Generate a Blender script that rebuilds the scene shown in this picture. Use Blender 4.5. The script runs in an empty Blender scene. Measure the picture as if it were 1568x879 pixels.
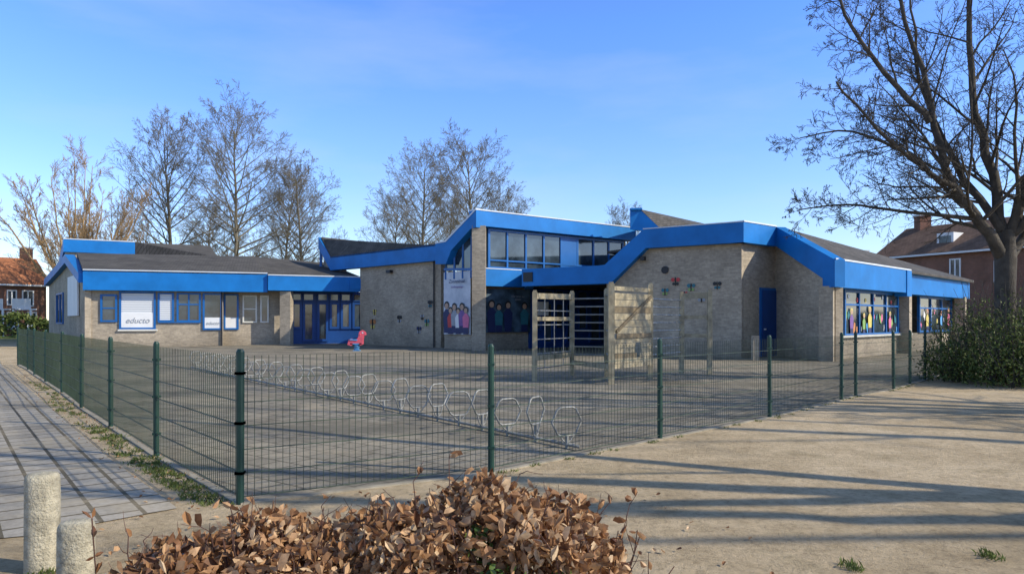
import bpy, math, random
from mathutils import Vector, Matrix
R = random.Random(7)
F=1100.0; CX=785.0; HY=490.0; CH=1.48
scene=bpy.context.scene
# ------------------------------------------------------------------ materials
def newmat(name):
    m=bpy.data.materials.new(name); m.use_nodes=True
    nt=m.node_tree; p=nt.nodes['Principled BSDF']
    return m,nt,p
def N(nt,t,**k):
    n=nt.nodes.new(t)
    for a,b in k.items(): setattr(n,a,b)
    return n
def ramp(nt,fac,stops):
    r=N(nt,'ShaderNodeValToRGB'); e=r.color_ramp.elements
    while len(e)<len(stops): e.new(0.5)
    for i,(p,c) in enumerate(stops):
        e[i].position=p; e[i].color=(c[0],c[1],c[2],1)
    nt.links.new(fac,r.inputs[0]); return r.outputs[0]
def noise(nt,scale,detail=4,coord='Object',rough=.6,vec=None):
    n=N(nt,'ShaderNodeTexNoise'); n.inputs['Scale'].default_value=scale
    n.inputs['Detail'].default_value=detail; n.inputs['Roughness'].default_value=rough
    if vec is None:
        tc=N(nt,'ShaderNodeTexCoord'); vec=tc.outputs[coord]
    nt.links.new(vec,n.inputs['Vector']); return n.outputs['Fac']
def mixc(nt,f,a,b,mode='MIX'):
    m=N(nt,'ShaderNodeMix',data_type='RGBA',blend_type=mode)
    for sock,val in ((m.inputs[0],f),(m.inputs[6],a),(m.inputs[7],b)):
        if hasattr(val,'links'): nt.links.new(val,sock)
        elif isinstance(val,(int,float)): sock.default_value=val
        else: sock.default_value=(val[0],val[1],val[2],1)
    return m.outputs[2]
def bump(nt,p,h,s=.3,d=.02):
    b=N(nt,'ShaderNodeBump'); b.inputs['Strength'].default_value=s; b.inputs['Distance'].default_value=d
    nt.links.new(h,b.inputs['Height']); nt.links.new(b.outputs[0],p.inputs['Normal'])
def simple(name,c,rough=.6,var=.25,scale=3,metal=0,bs=0,spec=.4,bscale=None):
    m,nt,p=newmat(name)
    f=noise(nt,scale,5)
    lo=[x*(1-var) for x in c]; hi=[min(1,x*(1+var)) for x in c]
    nt.links.new(ramp(nt,f,[(.3,lo),(.7,hi)]),p.inputs['Base Color'])
    p.inputs['Roughness'].default_value=rough; p.inputs['Metallic'].default_value=metal
    p.inputs['Specular IOR Level'].default_value=spec
    if bs: bump(nt,p,noise(nt,bscale or scale*8,4),bs)
    return m
def brickmat(name,c1,c2,mortar,w=.22,h=.072,ms=.008,stain=.3):
    m,nt,p=newmat(name); tc=N(nt,'ShaderNodeTexCoord')
    b=N(nt,'ShaderNodeTexBrick'); nt.links.new(tc.outputs['UV'],b.inputs['Vector'])
    for k,v in (('Color1',c1),('Color2',c2),('Mortar',mortar)): b.inputs[k].default_value=(*v,1)
    b.inputs['Scale'].default_value=1; b.inputs['Mortar Size'].default_value=ms
    b.inputs['Brick Width'].default_value=w; b.inputs['Row Height'].default_value=h
    f=noise(nt,.7,6); st=ramp(nt,f,[(.3,(1-stain,)*3),(.65,(1.08,)*3)])
    f2=noise(nt,9,3); s2=ramp(nt,f2,[(.3,(.85,)*3),(.7,(1.1,)*3)])
    c=mixc(nt,1.0,b.outputs['Color'],st,'MULTIPLY'); c=mixc(nt,1.0,c,s2,'MULTIPLY')
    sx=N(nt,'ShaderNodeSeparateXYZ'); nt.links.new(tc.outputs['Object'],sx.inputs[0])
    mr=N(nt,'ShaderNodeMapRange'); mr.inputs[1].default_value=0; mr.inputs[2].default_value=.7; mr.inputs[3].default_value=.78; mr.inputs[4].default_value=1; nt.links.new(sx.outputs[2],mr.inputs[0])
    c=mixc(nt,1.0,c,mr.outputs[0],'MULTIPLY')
    nt.links.new(c,p.inputs['Base Color']); p.inputs['Roughness'].default_value=.9
    p.inputs['Specular IOR Level'].default_value=.2
    bump(nt,p,b.outputs['Fac'],-.3,.01)
    return m
M={}
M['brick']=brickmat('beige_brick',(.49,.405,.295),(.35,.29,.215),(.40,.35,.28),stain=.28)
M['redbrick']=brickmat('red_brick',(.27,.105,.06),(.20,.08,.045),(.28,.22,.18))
M['blue']=simple('blue_fascia',(.008,.165,.48),.5,.18,.8,spec=.25)
M['bluef']=simple('blue_frame',(.008,.115,.36),.4,.12,1)
M['trim']=simple('aluminium_trim',(.62,.66,.70),.4,.1,1)
M['white']=simple('white_panel',(.75,.75,.74),.6,.06,1)
M['cream']=simple('cream_frame',(.7,.68,.6),.6,.06,1)
M['dark']=simple('dark_fixture',(.02,.02,.022),.5,.2,2)
def roofmat(name,a,b,w=.33,h=.14):
    m,nt,p=newmat(name); tc=N(nt,'ShaderNodeTexCoord')
    br=N(nt,'ShaderNodeTexBrick'); nt.links.new(tc.outputs['UV'],br.inputs['Vector'])
    br.inputs['Color1'].default_value=(*a,1); br.inputs['Color2'].default_value=(*b,1); br.inputs['Mortar'].default_value=(a[0]*.5,a[1]*.5,a[2]*.5,1)
    br.inputs['Scale'].default_value=1; br.inputs['Mortar Size'].default_value=.012
    br.inputs['Brick Width'].default_value=w; br.inputs['Row Height'].default_value=h
    st=ramp(nt,noise(nt,.8,6),[(.3,(.7,)*3),(.7,(1.25,)*3)])
    nt.links.new(mixc(nt,1.0,br.outputs['Color'],st,'MULTIPLY'),p.inputs['Base Color'])
    p.inputs['Roughness'].default_value=.9; p.inputs['Specular IOR Level'].default_value=.25
    bump(nt,p,br.outputs['Fac'],-.4,.02); return m
M['roof']=roofmat('bitumen_shingle',(.08,.074,.066),(.115,.105,.095))
M['tile']=roofmat('clay_tile_orange',(.42,.17,.08),(.32,.125,.06),.3,.33)
M['tileb']=roofmat('clay_tile_brown',(.20,.12,.08),(.15,.09,.06),.3,.33)
def glassm(name,c,r=.06):
    m,nt,p=newmat(name)
    f=noise(nt,.9,3); nt.links.new(ramp(nt,f,[(.35,[x*.5 for x in c]),(.65,[x*2 for x in c])]),p.inputs['Base Color'])
    p.inputs['Roughness'].default_value=r; p.inputs['Specular IOR Level'].default_value=.9
    bump(nt,p,noise(nt,1.2,1),.06,.02); return m
M['glass']=glassm('window_glass',(.028,.042,.055))
def blindmat():
    m,nt,p=newmat('blind'); tc=N(nt,'ShaderNodeTexCoord'); w=N(nt,'ShaderNodeTexWave',bands_direction='Z')
    w.inputs['Scale'].default_value=2.6; nt.links.new(tc.outputs['Object'],w.inputs['Vector'])
    nt.links.new(ramp(nt,w.outputs['Fac'],[(.2,(.42,.45,.48)),(.6,(.72,.73,.73))]),p.inputs['Base Color'])
    p.inputs['Roughness'].default_value=.35; return m
M['blind']=blindmat()
M['green']=simple('fence_green',(.012,.045,.032),.45,.2,4)
M['wire']=simple('fence_wire',(.04,.06,.035),.5,.3,4)
M['galv']=simple('galvanised_steel',(.25,.25,.235),.5,.3,8,metal=.2)
M['wood']=simple('weathered_wood',(.34,.285,.185),.9,.4,5,bs=.4)
M['woodd']=simple('dark_wood',(.18,.14,.085),.9,.35,5,bs=.4)
M['concrete']=simple('rough_concrete',(.44,.39,.28),.95,.38,16,bs=.9,bscale=70)
M['kerb']=simple('kerb_concrete',(.29,.255,.19),.95,.35,3,bs=.4)
M['bark']=simple('bark',(.075,.064,.05),.95,.4,4,bs=.8)
M['barkg']=simple('bark_greenish',(.17,.145,.10),.95,.3,1.5,bs=.3)
M['barko']=simple('bark_orange',(.34,.23,.12),.95,.3,1.5)
M['twig']=simple('twig_red',(.10,.05,.035),.8,.3,9)
for n,c in dict(red=(.5,.05,.05),pink=(.62,.15,.28),horse=(.78,.12,.16),yellow=(.6,.48,.12),lime=(.22,.38,.10),sky=(.1,.33,.6),purple=(.18,.09,.28),skin=(.45,.29,.2),navy=(.02,.03,.1),orange=(.5,.2,.07),teal=(.03,.16,.2),black=(.02,.02,.02),grey=(.3,.32,.35)).items():
    M[n]=simple('paint_'+n,c,.5,.15,4)
# ------------------------------------------------------------------ mesh builder
class MB:
    def __init__(s): s.v=[];s.f=[];s.m=[];s.a=[]
    def face(s,idx,mat=0,a=0): s.f.append(idx);s.m.append(mat);s.a.append(a)
    def poly(s,pts,mat=0,a=0):
        b=len(s.v); s.v+= [tuple(p) for p in pts]; s.face(list(range(b,b+len(pts))),mat,a)
    def prism(s,pts,off,mat=0):
        n=len(pts); b=len(s.v); off=Vector(off)
        s.v+=[tuple(Vector(p)) for p in pts]; s.v+=[tuple(Vector(p)+off) for p in pts]
        s.face(list(range(b,b+n)),mat); s.face([b+n+i for i in reversed(range(n))],mat)
        for i in range(n):
            j=(i+1)%n; s.face([b+j,b+i,b+n+i,b+n+j],mat)
    def beam(s,p0,p1,w,h,mat=0,up=(0,0,1)):
        p0=Vector(p0);p1=Vector(p1);t=(p1-p0).normalized();u=Vector(up)
        if abs(t.dot(u))>.98: u=Vector((0,1,0)) if up==(0,0,1) else Vector((0,0,1))
        a=t.cross(u).normalized()*w/2; b=a.cross(t).normalized()*h/2
        s.prism([p0-a-b,p0+a-b,p0+a+b,p0-a+b],p1-p0,mat)
    def tube(s,pts,rad,n=6,mat=0,closed=False,cap=False):
        L=len(pts); b=len(s.v); ref=None
        for i,p in enumerate(pts):
            if closed: t=pts[(i+1)%L]-pts[i-1]
            else: t=pts[min(i+1,L-1)]-pts[max(i-1,0)]
            if t.length<1e-9: t=Vector((0,0,1))
            t.normalize()
            if ref is None:
                ref=t.orthogonal().normalized()
            x=(ref-t*ref.dot(t))
            if x.length<1e-5: x=t.orthogonal()
            x.normalize(); ref=x; y=t.cross(x); r=rad[i] if isinstance(rad,(list,tuple)) else rad
            for k in range(n):
                a=2*math.pi*k/n; q=p+x*(r*math.cos(a))+y*(r*math.sin(a)); s.v.append((q.x,q.y,q.z))
        for i in range(L if closed else L-1):
            i2=(i+1)%L
            for k in range(n):
                k2=(k+1)%n; s.face([b+i*n+k,b+i*n+k2,b+i2*n+k2,b+i2*n+k],mat)
        if cap and not closed:
            s.face([b+k for k in reversed(range(n))],mat); s.face([b+(L-1)*n+k for k in range(n)],mat)
    def build(s,name,mats,parent=None,fix=False,uv=False,smooth=False,attr=False):
        me=bpy.data.meshes.new(name)
        me.from_pydata(s.v,[],s.f)
        for m in mats: me.materials.append(M[m] if isinstance(m,str) else m)
        me.polygons.foreach_set('material_index',s.m)
        if smooth: me.polygons.foreach_set('use_smooth',[True]*len(s.f))
        me.update()
        if fix:
            import bmesh
            bm=bmesh.new(); bm.from_mesh(me); bmesh.ops.recalc_face_normals(bm,faces=bm.faces); bm.to_mesh(me); bm.free()
        if uv:
            ul=me.uv_layers.new(name='UVMap')
            for p in me.polygons:
                n=p.normal
                if abs(n.z)>.995: t=Vector((1,0,0)); w=Vector((0,1,0))
                else:
                    t=Vector((-n.y,n.x,0)).normalized(); w=n.cross(t)
                    if w.z<0: w=-w
                for li in p.loop_indices:
                    co=me.vertices[me.loops[li].vertex_index].co
                    ul.data[li].uv=(co.dot(t),co.dot(w))
        if attr:
            at=me.attributes.new('rnd','FLOAT','FACE'); at.data.foreach_set('value',s.a)
        ob=bpy.data.objects.new(name,me); scene.collection.objects.link(ob)
        if parent: ob.parent=parent
        return ob
def empty(name,loc=(0,0,0)):
    e=bpy.data.objects.new(name,None); scene.collection.objects.link(e); e.location=loc; return e
def G(u,d): return Vector(((u-CX)/F*d,d,0))
def W3(u,d,v): return Vector(((u-CX)/F*d,d,CH+(HY-v)/F*d))
class Pl:
    def __init__(s,A,B,off=0):
        s.A=Vector((A[0],A[1],0)); s.B=Vector((B[0],B[1],0)); s.t=(s.B-s.A).normalized()
        n=Vector((-s.t.y,s.t.x,0))
        if n.dot(-(s.A+s.B))<0: n=-n
        s.n=n; s.A=s.A+n*off; s.B=s.B+n*off
    def s_(s,u):
        k=(u-CX)/F; return (k*s.A.y-s.A.x)/(s.t.x-k*s.t.y)
    def z(s,u,v):
        y=(s.A+s.t*s.s_(u)).y; return CH+(HY-v)/F*y
    def P(s,u,z,off=0):
        q=s.A+s.t*s.s_(u)+s.n*off; return Vector((q.x,q.y,z))
    def S(s,ss,z,off=0):
        q=s.A+s.t*ss+s.n*off; return Vector((q.x,q.y,z))
    def rect(s,mb,u0,u1,z0,z1,off,th,mat=0):
        mb.prism([s.P(u0,z0,off),s.P(u1,z0,off),s.P(u1,z1,off),s.P(u0,z1,off)],-s.n*th,mat)
    def rs(s,mb,a,b,z0,z1,off,th,mat=0):
        mb.prism([s.S(a,z0,off),s.S(b,z0,off),s.S(b,z1,off),s.S(a,z1,off)],-s.n*th,mat)
    def quad(s,mb,uv,off,th,mat=0):
        mb.prism([s.P(u,s.z(u,v),off) for u,v in uv],-s.n*th,mat)
    def window(s,fr,gl,u0,u1,z0,z1,cols,rows=(),off=0.0,w=.09,gm=0,m=0):
        a,b=s.s_(u0),s.s_(u1)
        s.rs(gl,a,b,z0,z1,off+.02,.03,gm)
        o=off+.09
        s.rs(fr,a-.001,a+w,z0,z1,o,.12,m); s.rs(fr,b-w,b+.001,z0,z1,o,.12,m)
        s.rs(fr,a+w,b-w,z1-w,z1-.002,o-.003,.11,m); s.rs(fr,a+w,b-w,z0+.002,z0+w,o-.003,.11,m)
        for i in range(1,cols):
            c=a+(b-a)*i/cols; s.rs(fr,c-w*.4,c+w*.4,z0+w,z1-w,o-.01,.1,m)
        for rz in rows:
            zz=z0+(z1-z0)*rz; s.rs(fr,a+w,b-w,zz-w*.35,zz+w*.35,o-.02,.09,m)
# ------------------------------------------------------------------ camera / world / sun
cam=bpy.data.cameras.new('camera'); co=bpy.data.objects.new('camera',cam); scene.collection.objects.link(co)
co.location=(0,0,CH); co.rotation_euler=(math.pi/2,0,0); cam.sensor_width=36; cam.lens=F/1570*36; cam.shift_y=50/1570
cam.clip_end=3000; cam.clip_start=.05; scene.camera=co
EL=math.radians(33); AZ=math.radians(16)
sd=Vector((math.cos(AZ)*math.cos(EL),-math.sin(AZ)*math.cos(EL),math.sin(EL)))
sl=bpy.data.lights.new('sun','SUN'); sl.energy=5; sl.angle=math.radians(.5); sl.color=(1,.92,.76)
so=bpy.data.objects.new('sun',sl); scene.collection.objects.link(so); so.rotation_euler=(-sd).to_track_quat('-Z','Y').to_euler(); so.location=(20,-5,20)
w=bpy.data.worlds.new('World'); scene.world=w; w.use_nodes=True; nt=w.node_tree; bg=nt.nodes['Background']
sk=N(nt,'ShaderNodeTexSky'); sk.sky_type='NISHITA'; sk.sun_disc=False; sk.sun_elevation=EL; sk.sun_rotation=math.radians(106)
sk.air_density=1.0; sk.dust_density=.3; sk.ozone_density=2.0
tc=N(nt,'ShaderNodeTexCoord'); mp=N(nt,'ShaderNodeMapping'); mp.inputs['Scale'].default_value=(1.3,1,5); mp.inputs['Rotation'].default_value=(0,.25,.3)
nt.links.new(tc.outputs['Generated'],mp.inputs[0])
sx=N(nt,'ShaderNodeSeparateXYZ'); nt.links.new(tc.outputs['Generated'],sx.inputs[0])
vm=N(nt,'ShaderNodeVectorMath',operation='MULTIPLY')
tint=ramp(nt,sx.outputs[2],[(0,(.27,.27,.31)),(.12,(.24,.275,.36)),(.38,(.18,.268,.45)),(.6,(.20,.21,.22))])
nt.links.new(sk.outputs[0],vm.inputs[0])
v5=N(nt,'ShaderNodeVectorMath',operation='SCALE'); v5.inputs['Scale'].default_value=5.0; nt.links.new(tint,v5.inputs[0]); nt.links.new(v5.outputs[0],vm.inputs[1])
nf=noise(nt,1.7,7,vec=mp.outputs[0],rough=.55)
cf=ramp(nt,nf,[(.48,(0,0,0)),(.85,(.32,.32,.32))])
cl=mixc(nt,cf,vm.outputs[0],(5.2,5.8,6.3))
nt.links.new(cl,bg.inputs[0]); bg.inputs[1].default_value=.14
scene.view_settings.view_transform='Standard'; scene.view_settings.look='None'; scene.view_settings.exposure=0
# ------------------------------------------------------------------ ground
def groundmat():
    m,nt,p=newmat('sandy_ground')
    a=ramp(nt,noise(nt,.33,7,rough=.62),[(.28,(.36,.285,.18)),(.45,(.52,.41,.265)),(.6,(.60,.48,.32)),(.75,(.64,.53,.37))])
    b=ramp(nt,noise(nt,14,7,rough=.8),[(.3,(.55,.53,.5)),(.5,(1,1,1)),(.75,(1.18,1.16,1.12))])
    c=mixc(nt,1.0,a,b,'MULTIPLY')
    c=mixc(nt,1.0,c,ramp(nt,noise(nt,2.4,6,rough=.7),[(.35,(.80,.78,.75)),(.6,(1.06,1.05,1.04))]),'MULTIPLY')
    v=N(nt,'ShaderNodeTexVoronoi'); v.inputs['Scale'].default_value=38; tcc=N(nt,'ShaderNodeTexCoord'); nt.links.new(tcc.outputs['Object'],v.inputs['Vector'])
    peb=ramp(nt,v.outputs['Distance'],[(.10,(1,1,1)),(.2,(0,0,0))])
    gate=ramp(nt,noise(nt,3,4),[(.46,(0,0,0)),(.60,(.75,.75,.75))])
    c=mixc(nt,mixc(nt,1.0,peb,gate,'MULTIPLY'),c,(.17,.125,.08))
    sx=N(nt,'ShaderNodeSeparateXYZ'); nt.links.new(tcc.outputs['Object'],sx.inputs[0])
    mr=N(nt,'ShaderNodeMapRange'); mr.inputs[1].default_value=40; mr.inputs[2].default_value=60; nt.links.new(sx.outputs[1],mr.inputs[0])
    g=ramp(nt,noise(nt,2,5),[(.3,(.05,.09,.025)),(.7,(.09,.14,.04))])
    c=mixc(nt,mr.outputs[0],c,g)
    moss=ramp(nt,noise(nt,.8,8,rough=.72),[(.54,(0,0,0)),(.70,(.4,.4,.4))])
    c=mixc(nt,moss,c,(.18,.16,.08))
    nt.links.new(c,p.inputs['Base Color']); p.inputs['Roughness'].default_value=1; p.inputs['Specular IOR Level'].default_value=.1
    bump(nt,p,noise(nt,20,8,rough=.78),.9,.04); return m
mb=MB(); mb.poly([(-900,-60,0),(900,-60,0),(900,1500,0),(-900,1500,0)]); mb.build('ground',[groundmat()])
def pavemat(name,c1,c2,mor,rot,bw,rh,ms,dirt,offs=.5,d0=.5,dark=None):
    m,nt,p=newmat(name); tc=N(nt,'ShaderNodeTexCoord'); mp=N(nt,'ShaderNodeMapping'); mp.inputs['Rotation'].default_value=(0,0,rot)
    nt.links.new(tc.outputs['Object'],mp.inputs[0])
    b=N(nt,'ShaderNodeTexBrick',offset=offs); nt.links.new(mp.outputs[0],b.inputs['Vector'])
    for k,v in (('Color1',c1),('Color2',c2),('Mortar',mor)): b.inputs[k].default_value=(*v,1)
    b.inputs['Scale'].default_value=1; b.inputs['Mortar Size'].default_value=ms; b.inputs['Brick Width'].default_value=bw; b.inputs['Row Height'].default_value=rh
    st=ramp(nt,noise(nt,.45,7,rough=.65),[(.3,(.55,.53,.5)),(.5,(1,1,1)),(.7,(1.25,1.2,1.12))])
    c=mixc(nt,1.0,b.outputs['Color'],st,'MULTIPLY')
    c=mixc(nt,1.0,c,ramp(nt,noise(nt,18,5,rough=.7),[(.3,(.75,)*3),(.7,(1.15,)*3)]),'MULTIPLY')
    d=ramp(nt,noise(nt,1.1,8,rough=.7),[(d0,(0,0,0)),(d0+.2,(.8,.8,.8))])
    c=mixc(nt,d,c,dirt)
    if dark:
        mp2=N(nt,'ShaderNodeMapping'); mp2.inputs['Scale'].default_value=(.22,.7,1); nt.links.new(tc.outputs['Object'],mp2.inputs[0])
        k=ramp(nt,noise(nt,1.0,6,rough=.65,vec=mp2.outputs[0]),[(.47,(0,0,0)),(.62,(.75,.75,.75))]); c=mixc(nt,k,c,dark)
    nt.links.new(c,p.inputs['Base Color']); p.inputs['Roughness'].default_value=.95; p.inputs['Specular IOR Level'].default_value=.15
    bump(nt,p,mixc(nt,.5,b.outputs['Fac'],noise(nt,30,5)),-.35,.01); return m
fenceL=[(368,5.77),(240,7.75),(170,9.87),(125,11.97),(95,14.5),(70,17.0),(53,19.2),(43,21.1),(28,23.3)]
fenceR=[(368,5.77),(753,6.93),(1012,8.9),(1180,10.85),(1290,13.2),(1312,13.9),(1370,15.2),(1395,16.4),(1418,17.5),(1443,19.1)]
FL=[G(*a) for a in fenceL]; FR=[G(*a) for a in fenceR]
pts=[*reversed(FL),*FR[1:],Vector((27,42,0)),Vector((20,62,0)),Vector((-42,62,0))]
mb=MB(); mb.poly([(p.x,p.y,.006) for p in pts])
pg=mb.build('playground_paving',[pavemat('playground_paving',(.30,.265,.205),(.25,.22,.17),(.13,.115,.085),.65,.3,.3,.014,(.38,.315,.22),d0=.5,dark=(.13,.118,.09))])
rotL=-math.atan2(FL[4].y-FL[0].y,FL[4].x-FL[0].x)
mb=MB(); mb.poly([(x,y,.008) for x,y in [(-2.62,5.62),(-4.3,7.65),(-6.0,9.8),(-9.6,14.4),(-16.5,23.2),(-42,58),(-75,58),(-40,20),(-14,4.0),(-6,3.9),(-3.3,4.9)]])
mb.build('pavement',[pavemat('pavement_slabs',(.38,.345,.29),(.32,.29,.24),(.13,.11,.075),rotL,.3,.3,.018,(.38,.315,.215),d0=.48)])
mb=MB()
for L in (FL,FR):
    for a,b in zip(L[:-1],L[1:]): mb.beam(a,b,.07,.028)
mb.build('kerb_edging',['kerb'],fix=True)
mb=MB(); mb.poly([(x,y,.012) for x,y in [(-17.5,24),(-36,50),(-80,50),(-80,24)]]); mb.build('grass_verge',[simple('grass_ground',(.06,.11,.03),1,.4,2,bs=.8)])
# ------------------------------------------------------------------ fence
fe=empty('wire_mesh_fence')
def fence_run(L,H=1.2):
    po=MB(); wi=MB()
    for i,p in enumerate(L):
        r=.031; ln_=Vector((R.gauss(0,.006),R.gauss(0,.006),0))
        po.tube([p+Vector((0,0,-.1)),p+ln_+Vector((0,0,H+.02)),p+ln_+Vector((0,0,H+.045))],[r,r,r*.6],10,cap=True)
        for z in (.25,.65,1.05): po.beam(p+Vector((-.034,0,z)),p+Vector((.034,0,z)),.068,.022)
    for a,b in zip(L[:-1],L[1:]):
        ln=(b-a).length; t=(b-a)/ln; n=Vector((-t.y,t.x,0)); k=max(2,int(ln/.056))
        j=R.uniform(-.006,.006); bow=R.uniform(-.012,.012)
        for i in range(1,k):
            q=a+t*(ln*i/k)+n*(bow*math.sin(math.pi*i/k)); r=.003
            wi.tube([q+Vector((0,0,.05)),q+Vector((0,0,H-.01))],r,4)
        z=.06
        while z<H-.01:
            for o in (-.008,.008): wi.tube([a+(b-a)*f+n*(o+bow*math.sin(math.pi*f))+Vector((0,0,z+j)) for f in (0,.25,.5,.75,1)],.0036,4)
            z+=.19
    po.build('posts',['green'],fe,fix=True); wi.build('wire_panels',['wire'],fe)
fence_run(FL); fence_run(FR)
# ------------------------------------------------------------------ SCHOOL
sc=empty('school_building')
wl=MB(); fa=MB(); fr=MB(); gl=MB(); rf=MB(); tr=MB(); ps=MB()
def fascia(pl,u0,u1,z0,z1,th=.55,off=0,trim=True):
    pl.rect(fa,u0,u1,z0,z1,off,th)
    if trim: pl.rect(tr,u0,u1,z1+.002,z1+.06,off+.03,th)
Af=Pl(G(127,38),G(410,41)); Aw=Pl(G(127,38),G(410,41),-.5)
zt=4.1; zb=3.05
fascia(Af,127,410,zb,zt)
Aw.rect(wl,136,342,-.1,zb+.1,0,.3)
Aw2=Pl(G(127,38),G(410,41),-1.3)
Aw2.rect(wl,338,432,-.1,zb+.1,0,.3)
wl.prism([Aw.P(342,-.1,-.01),Aw2.P(340,-.1,-.01),Aw2.P(340,zb+.05,-.01),Aw.P(342,zb+.05,-.01)],-Aw.t*.25)
for a,b,z0,z1,c,r,g,m in [(154,180,1.35,2.85,1,(.5,),0,1),(183,239,.95,3.02,1,(),1,0),(242,267,1.35,2.98,1,(),1,0),(271,308,1.35,2.98,2,(.6,),0,0)]:
    Aw.window(fr,gl,a,b,z0,z1,c,r,0.0,.1,g,0)
Aw.window(fr,gl,311,341,.9,2.98,1,(),.0,.1,0,0); Aw2.window(fr,gl,343,366,.9,2.98,1,(),0,.1,0,0)
Aw2.window(fr,gl,372,394,1.3,2.9,1,(.5,),0,.08,0,1); Aw2.window(fr,gl,399,412,1.3,2.9,1,(),0,.08,0,1)
Aw.rect(fr,185,237,1.0,1.85,.05,.03,2)
Aw.rect(fr,181,242,.86,.95,.12,.1,1)
Aw.rect(fr,243,308,1.3,1.36,.1,.1,0)
Aw.rect(fr,314,339,.98,1.6,.05,.03,2); Aw2.rect(fr,345,364,.98,1.6,.05,.03,2)
def pillar(u,d,w,z1,dep=.4,z0=-.1):
    c=G(u,d); ww=w/F*d
    wl.prism([(c.x-ww/2,c.y,z0),(c.x+ww/2,c.y,z0),(c.x+ww/2,c.y,z1),(c.x-ww/2,c.y,z1)],(0,dep,0))
pillar(437,41.4,16,3.1,.6)
S0=G(130,38.3); S1=G(75,52); Sp=Pl(S0,S1)
ztops=[(130,3.95),(108,5.35),(92,4.9),(75,4.4)]
wl.prism([Sp.P(130,-.1),Sp.P(75,-.1)]+[Sp.P(u,z-.3) for u,z in reversed(ztops)],-Sp.n*.3)
for (u0,z0),(u1,z1) in zip(ztops[:-1],ztops[1:]):
    fa.prism([Sp.P(u0,z0-.5,.3),Sp.P(u1,z1-.5,.3),Sp.P(u1,z1,.3),Sp.P(u0,z0,.3)],-Sp.n*.5)
Sp.rect(fr,122,107,1.7,4.0,.12,.08,2)
Sp.window(fr,gl,98,88,1.2,3.2,2,(),0,.1)
def roofq(pts,th=.12): rf.prism([Vector(p) for p in pts],(0,0,-th))
e0=Af.P(127,zt+.05); e1=Af.P(408,zt+.05)
r0=W3(118,43,388); r1=W3(385,46.5,393)
roofq([e0,e1,r1,r0])
roofq([r0,r1,r1+Vector((2,12,-1.5)),r0+Vector((-6,10,-1.5))])
Cf=Pl(G(415,40.9),G(553,43)); fascia(Cf,411,553,3.15,4.0,2.6)
Cf.rect(fa,536,553,3.3,3.9,.06,.08)
roofq([e1,Cf.P(553,4.05),W3(500,50,403),r1])
Ew=Pl(G(430,43.2),G(556,45))
Ew.rect(wl,428,447,-.1,3.2,-.05,.3)
Ew.rect(fr,445,560,-.05,3.2,0,.1,3)
for a,b in [(447,463),(464,482),(486,503),(505,520),(522,538),(540,556)]:
    Ew.window(fr,gl,a,b,.15 if a in(464,486) else .9,2.55,1,(),0.02,.14,0,3); Ew.window(fr,gl,a,b,2.6,3.1,1,(),0.02,.08,0,3)
Bx=Pl(G(97,48),G(207,50)); zB=Bx.z(150,369)
fascia(Bx,97,207,zB-.85,zB,3,0)
fa.prism([Bx.P(97,zB-.85),Bx.P(97,zB),W3(91,53,395),W3(88,53,425)],(.3,.5,0))
Bx.rect(wl,99,207,3,zB-.8,-.2,4)
roofq([Bx.P(207,zB),W3(322,56,377),W3(334,50,394),Bx.P(207,zB-1.0)])
wl.prism([Bx.P(207,3,-.3),W3(334,50,450),W3(334,50,396),Bx.P(207,zB-1.1,-.3)],(0,2,0))
# --- hall B
Bw=Pl(G(552,43),G(668,37.9)); Bfz0,Bfz1=4.55,5.4
Bw.rect(wl,552,676,-.1,4.7,0,.3)
fascia(Bw,514,682,Bfz0,Bfz1,.5,.35,False)
pk=W3(488,47,364)
b0=Bw.P(514,Bfz1,.35)
fa.prism([b0,Bw.P(514,Bfz0,.35),pk+Vector((0,0,-.7)),pk],(.25,.25,0))
roofq([Bw.P(514,Bfz1+.03,.35),Bw.P(682,Bfz1+.03,.35),W3(640,50,379),pk+Vector((.2,0,.02))])
wl.prism([Bw.P(514,3.8,-.4),pk+Vector((.3,.3,-3)),pk+Vector((.3,.3,-.8)),Bw.P(514,4.6,-.4)],(.3,.3,0))
fr.beam(pk+Vector((.15,.1,-.7)),pk+Vector((.15,.1,-2.5)),.15,.15,0)
# --- clerestory C
C0=G(730,34); C1=G(975,40.8); Cp=Pl(C0,C1); zc1=6.67; zc0=5.95
fascia(Cp,730,975,zc0,zc1,.6)
Cg=Pl(C0,C1,-.45)
Cg.rect(wl,733,962,3.3,5.95,-.15,.3)
a,b=Cg.s_(747),Cg.s_(955)
Cg.window(fr,gl,747,955,3.95,5.92,8,(),0,.12)
Cg.rs(fr,a+(b-a)*.505,a+(b-a)*.62,4.0,5.85,.06,.04,0)
Cg.rs(fr,a,b,4.35,4.42,.085,.06,0)
Cp.rect(fa,744,820,3.1,3.92,-.1,.6); Cp.rect(tr,744,820,3.93,3.97,-.08,.6)
Cg.rect(wl,742,945,-.1,3.3,-.35,.2)
Cg.rect(fr,816,945,-.05,3.1,-.2,.12,3)
for i,(a,b) in enumerate([(818,834),(836,851),(853,868),(870,886),(888,904),(906,924)]):
    Cg.window(fr,gl,a,b,.2 if i%2 else .9,2.4,1,(),-.18,.13,0,3); Cg.window(fr,gl,a,b,2.45,3.05,1,(),-.18,.08,0,3)
Cg.rect(fr,826,842,1.7,2.4,-.05,.03,2)
T=Vector((-.707,.707,0)); Cl=Pl(C0,C0+T*2.5)
Cl.quad(fa,[(730.5,322),(730.5,348.5),(722,351),(692,384),(684,405),(668,405),(668,374),(684,371)],.02,.5)
Cl.quad(tr,[(730.5,319.5),(730.5,322),(684,371),(668,374),(668,372),(683.5,368.5)],.05,.5)
Clg=Pl(C0,C0+T*2.5,-.4)
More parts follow.
